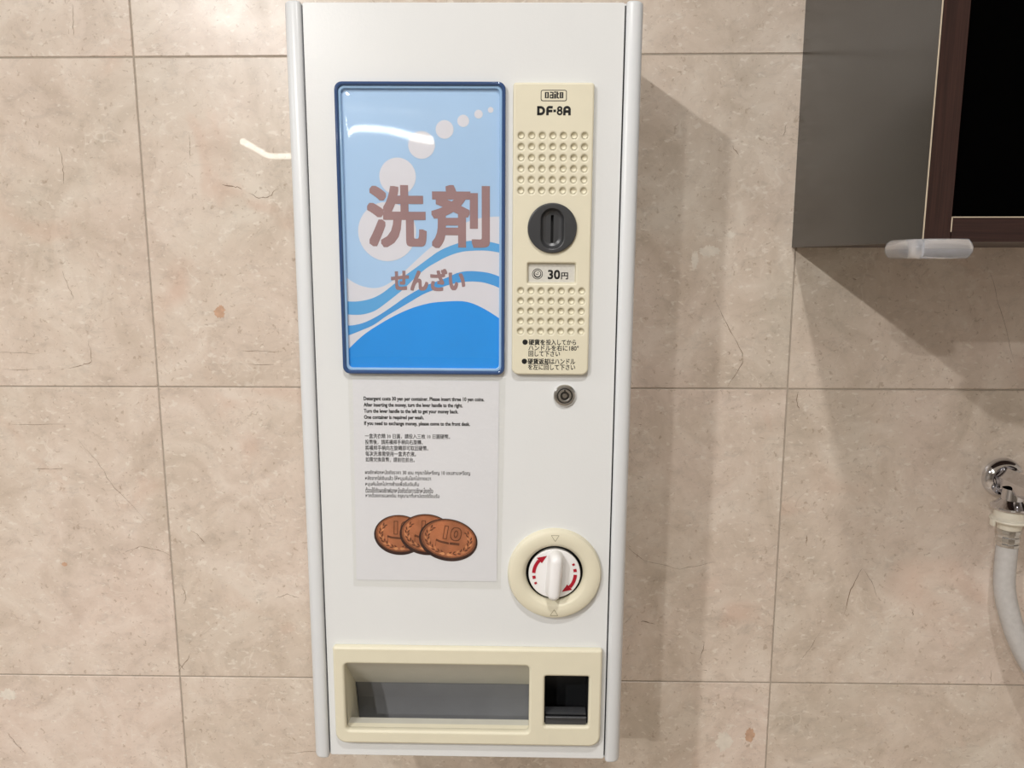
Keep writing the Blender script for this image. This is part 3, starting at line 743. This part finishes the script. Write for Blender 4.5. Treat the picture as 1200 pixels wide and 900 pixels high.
obj('chinese_lettering', join([(text(s, -76.5, x1, -19.8 - 4.62 * i - 2.0, -19.8 - 4.62 * i + 1.9, NH, res=1, bold=0.03), 0) for i, (s, x1) in enumerate(ZH)]), note, ('ink_grey',), smooth=0)
TH = [('ผงซักฟอกหนึ่งถังราคา 30 เยน กรุณาใส่เหรียญ 10 เยนสามเหรียญ', 3.7), ('หลังจากใส่เงินแล้ว ให้หมุนคันโยกไปทางขวา', -26.5), ('หมุนคันโยกไปทางซ้ายเพื่อรับเงินคืน', -35.8), ('ต้องใช้ถังผงซักฟอกหนึ่งถังต่อการซักหนึ่งครั้ง', -25.0), ('หากต้องการแลกเงิน กรุณามาที่เคาน์เตอร์ต้อนรับ', -20.1)]
obj('thai_lettering', join([(text(s, -77.2, x1, -48.6 - 4.65 * i - 2.3, -48.6 - 4.65 * i + 2.2, NH, res=2, bold=0.03), 0) for i, (s, x1) in enumerate(TH)]), note, ('ink',), smooth=0)

def coin(cx, cz, rx, rz, rot, base, clipdigits=None):
    """a printed copper coin: dark edge, copper face, numerals, ribbon and laurel"""
    it = []; c, s = math.cos(rot), math.sin(rot)
    def tr(me):
        for v in me.vertices:
            x, z = v.co.x, v.co.z; v.co.x = cx + x * c - z * s; v.co.z = cz + x * s + z * c
        return me
    h = base
    it.append((tr(flat(circ(0, 0, rx, 56, rz), h)), 0))
    it.append((tr(flat(circ(0.1, 0.9, rx * .945, 56, rz * .91), h + .02)), 2))
    it.append((tr(flat(circ(0.1, 1.0, rx * .915, 56, rz * .88), h + .03)), 1))
    it.append((tr(plate(circ(0.1, 1.0, rx * .90, 56, rz * .865), [circ(0.1, 1.0, rx * .875, 56, rz * .84)], h + .04, h + .041)), 2))
    it.append((tr(text('10', -4.6, 9.6, 0.2, 11.6, h + .05, bold=0.9)), 2))
    it.append((tr(text('10', -4.6 + .65, 9.6 - .65, 0.85, 10.95, h + .08, bold=0.25)), 1))
    it.append((tr(stroke(bez([(-9.5, -1.2), (-6, -2.2), (0, -2.6), (1, -2.6)]), 1.7, h + .05)), 2))
    it.append((tr(stroke([(1.6, -2.4), (9.2, -1.9)], 2.1, h + .05)), 2))
    it.append((tr(stroke([(-9.2, -1.6), (-9.0, -6.6)], 0.4, h + .05)), 2))
    for sgn in (-1, 1):
        for k in range(11):
            a = math.radians(-78 + 11.5 * k) if sgn > 0 else math.radians(180 + 78 - 11.5 * k)
            for q, dr in enumerate((0.78, 0.68)):
                px, pz = rx * dr * math.cos(a), 1 + rz * dr * .96 * math.sin(a)
                tilt = a + sgn * (math.radians(90) + (0.5 if q else -0.5)) 
                it.append((tr(flat(circ(px, pz, 1.55, 8, 0.55, tilt), h + .05 + .004 * q)), 3 if (k + q) % 3 == 0 else 2))
    for px in (-2.4, 2.2): it.append((tr(flat(circ(px, -rz * .68, 1.5, 16, 1.2), h + .07)), 3))
    o = obj('printed_coin', join(it), note, ('copper_rim', 'copper', 'copper_dk', 'copper_lt'), smooth=0)
    return o
coin(-51.6, -98.9, 19.9, 16.4, math.radians(-2), NH + .02)
coin(-30.3, -98.3, 21.2, 16.8, math.radians(-4), NH + .12)
coin(-13.6, -102.5, 23.0, 17.2, math.radians(-10), NH + .22)
# clear adhesive film over the sheet
def film(pts, h, holes=()):
    q = []
    n = len(pts)
    for i in range(n):
        a, b = pts[i], pts[(i + 1) % n]
        for k in range(8):
            t = k / 8; q.append((a[0] + (b[0] - a[0]) * t + random.uniform(-.15, .15), a[1] + (b[1] - a[1]) * t + random.uniform(-.15, .15)))
    return plate(q[::-1], holes, h, h)
f1 = obj('clear_film', join([(film([(-88.5, -141.5), (27.5, -142.5), (30.6, 26.2), (-88.0, 27.4)], 1.0), 0)]), note, ('film',), smooth=0)
f1['label'] = 'clear adhesive film covering the sheet and sticking out around it'

# ------------------------------------------------------------ wall cabinet at the upper right
CX0, CX1, CY, CZ0, CZ1 = 0.596, 1.20, -0.236, 0.1315, 0.86
t_ = 0.0165
cab = empty('wall_cabinet', (CX0, 0, CZ0), 'dark wall cabinet with grey brushed side and walnut-edged black opening, upper right', 'cabinet')
def cb(name, me, mats, label=None, **k):
    for v in me.vertices: v.co -= Vector((CX0, 0, CZ0))
    o = obj(name, me, cab, mats, **k)
    if label: o['label'] = label
    return o
cb('side_panel', join([(box(CX0, CX0 + 0.0010, CY + .0003, 0, CZ0, CZ1), 0), (box(CX0 + .0010, CX0 + t_, CY, 0, CZ0, CZ1), 1), (box(CX0 - 0.0001, CX0 + .0006, CY - .0001, CY + .0003, CZ0, CZ1), 2)], 1), ('cab_side', 'wood', 'edge_band'), 'grey brushed laminate side with a walnut front edge', smooth=0)
cb('bottom_panel', join([(box(CX0 + t_ + .0007, CX1, CY, 0, CZ0, CZ0 + .0145), 0), (box(CX0 + t_ + .0002, CX1, CY - .0002, CY + .001, CZ0 + .0145, CZ0 + .0151), 1), (box(CX0 + t_, CX0 + t_ + .0006, CY - .0002, CY + .001, CZ0 + .006, CZ0 + .0151), 1)], 1), ('wood_h', 'edge_band'), 'walnut bottom edge', smooth=0)
cb('top_panel', box(CX0 + t_, CX1, CY, 0, CZ1 - .015, CZ1), ('wood_h',), smooth=0)
cb('inner_panel', box(CX0 + t_, CX1 - .016, CY + 0.006, -0.002, CZ0 + .0151, CZ1 - .015), ('cab_black',), 'black panel filling the cabinet front', smooth=0)
cb('side_panel', box(CX1 - .016, CX1, CY, 0, CZ0 + .015, CZ1 - .015), ('wood',), smooth=0)

# clear bumper wrapped round the cabinet's bottom front corner
def guard():
    # one rounded bar bent at a right angle: along the side, then along the front
    r = 0.0053; z = CZ0 - 0.0042
    pts = [(CX0 - .0022, CY + .036, z), (CX0 - .0022, CY + .033, z), (CX0 - .0022, CY + .010, z), (CX0 - .0020, CY + .002, z), (CX0 - .0008, CY - .0012, z), (CX0 + .004, CY - .0024, z), (CX0 + .012, CY - .0024, z), (CX0 + .026, CY - .0024, z), (CX0 + .0285, CY - .0024, z)]
    me = tube(pts, [.0028] + [r] * 7 + [.0030], 20)
    for v in me.vertices: v.co.z = z + (v.co.z - z) * 1.15
    return me
g = guard()
for v in g.vertices: v.co -= Vector((CX0, CY, CZ0))
go = obj('corner_guard', g, None, ('guard',), smooth=60); go.location = (CX0, CY, CZ0)
tag(go, 'clear rounded plastic bumper stuck round the bottom front corner of the dark cabinet', 'corner guard')

# ------------------------------------------------------------ water tap and hose at the right edge
FX, FZ = 0.8075, -0.0845          # flange on the wall
OX, OY = 0.8035, -0.026           # outlet axis
tap = empty('water_tap', (FX, 0, FZ), 'chrome wall tap with a round flange, at the right edge below the cabinet', 'tap')
def tp(name, me, mats, label=None, smooth=35, par=None):
    for v in me.vertices: v.co -= Vector((FX, 0, FZ))
    o = obj(name, me, par or tap, mats, smooth=smooth)
    if label: o['label'] = label
    return o
def lathe_y(prof, cx, cz, n=48): # metres
    return lathe([(r, h) for r, h in prof], cx, cz, n)
tp('wall_flange', lathe_y([(0.0188, 0.0002), (0.0192, 0.002), (0.0184, 0.0055), (0.0160, 0.0085), (0.0135, 0.0095), (0.0115, 0.0085), (0.0105, 0.0070), (0.0, 0.0070)], FX, FZ), ('chrome',))
def lathe_z(prof, cx, cy, n=40):
    me = lathe([(r, h) for r, h in prof], 0, 0, n)       # axis along -y
    for v in me.vertices:
        x, yy, z = v.co; v.co = (cx + x, cy + z, -yy)
    bm = bmesh.new(); bm.from_mesh(me); bmesh.ops.recalc_face_normals(bm, faces=bm.faces); bm.to_mesh(me); bm.free()
    return me
hexb = tube([(FX, -.006, FZ + .001), (FX - .0003, -.062, FZ + .001)], 0.0118, 6)
for v in hexb.vertices: pass
tp('valve_body', join([(hexb, 0), (lathe_y([(0.0100, .006), (0.0100, .066), (0.0085, .070), (0.0, .070)], FX, FZ + .001, 32), 0)], 1), ('chrome',), smooth=25)
zo = -0.1085
tp('outlet', join([(lathe_z([(0.0088, -.088), (0.0092, -.098), (0.0100, -.1010)], OX, OY), 0), (lathe_z([(0.0096, -.0985), (0.0125, -.1015), (0.0172, -.1045), (0.0176, -.1060), (0.0168, -.1072), (0.012, -.1078), (0, -.1078)], OX, OY), 0)], 1), ('chrome',), 'chrome outlet with a flared skirt')

hz = empty('water_hose', (OX, OY, -0.1085), 'pale grey hose hanging from the chrome tap on an ivory plastic connector', 'hose')
def hp(name, me, mats, label=None, smooth=35):
    for v in me.vertices: v.co -= Vector((OX, OY, -0.1085))
    o = obj(name, me, hz, mats, smooth=smooth)
    if label: o['label'] = label
    return o
hp('connector', join([(lathe_z([(0.0, -.1080), (0.0132, -.1080), (0.0136, -.1095), (0.0138, -.1150), (0.0146, -.1160), (0.0166, -.1168), (0.0170, -.1182), (0.0162, -.1192), (0.0110, -.1200), (0.0102, -.1215), (0.0098, -.1265), (0.0, -.1268)], OX, OY), 0),
    (box(OX - .0178, OX - .0150, OY - .004, OY + .002, -.1235, -.1170, .0008), 0), (box(OX + .0150, OX + .0178, OY - .004, OY + .002, -.1235, -.1170, .0008), 0)], 1), ('connector',), 'ivory plastic connector with two small tabs')
cl = [(lathe_z([(0.0094, -.1262), (0.0102, -.1270), (0.0102, -.1300), (0.0094, -.1312), (0.0092, -.1330), (0.0101, -.1342), (0.0101, -.1375), (0.0094, -.1386), (0.0092, -.1396), (0.0100, -.1405), (0.0098, -.1430), (0.0088, -.1436)], OX, OY, 12), 0)]
hp('ferrule', join(cl, 1), ('steel',), 'crimped metal ferrule', smooth=20)
path = bez([(OX, OY, -.140), (OX, OY, -.160), (OX + .001, OY - .001, -.185), (OX + .0065, OY - .004, -.210), (OX + .0155, OY - .008, -.236), (OX + .029, OY - .013, -.262), (OX + .050, OY - .020, -.292), (OX + .078, OY - .028, -.325), (OX + .12, OY - .035, -.37), (OX + .18, OY - .04, -.46), (OX + .2, OY - .04, -.62), (OX + .2, OY - .05, -1.0), (OX + .18, OY - .07, -1.40), (OX + .17, OY - .10, -1.486), (OX + .14, OY - .20, -1.490)], 8)
hp('hose_tube', tube(path, 0.0092, 24), ('hose',), 'pale grey ribbed rubber hose')
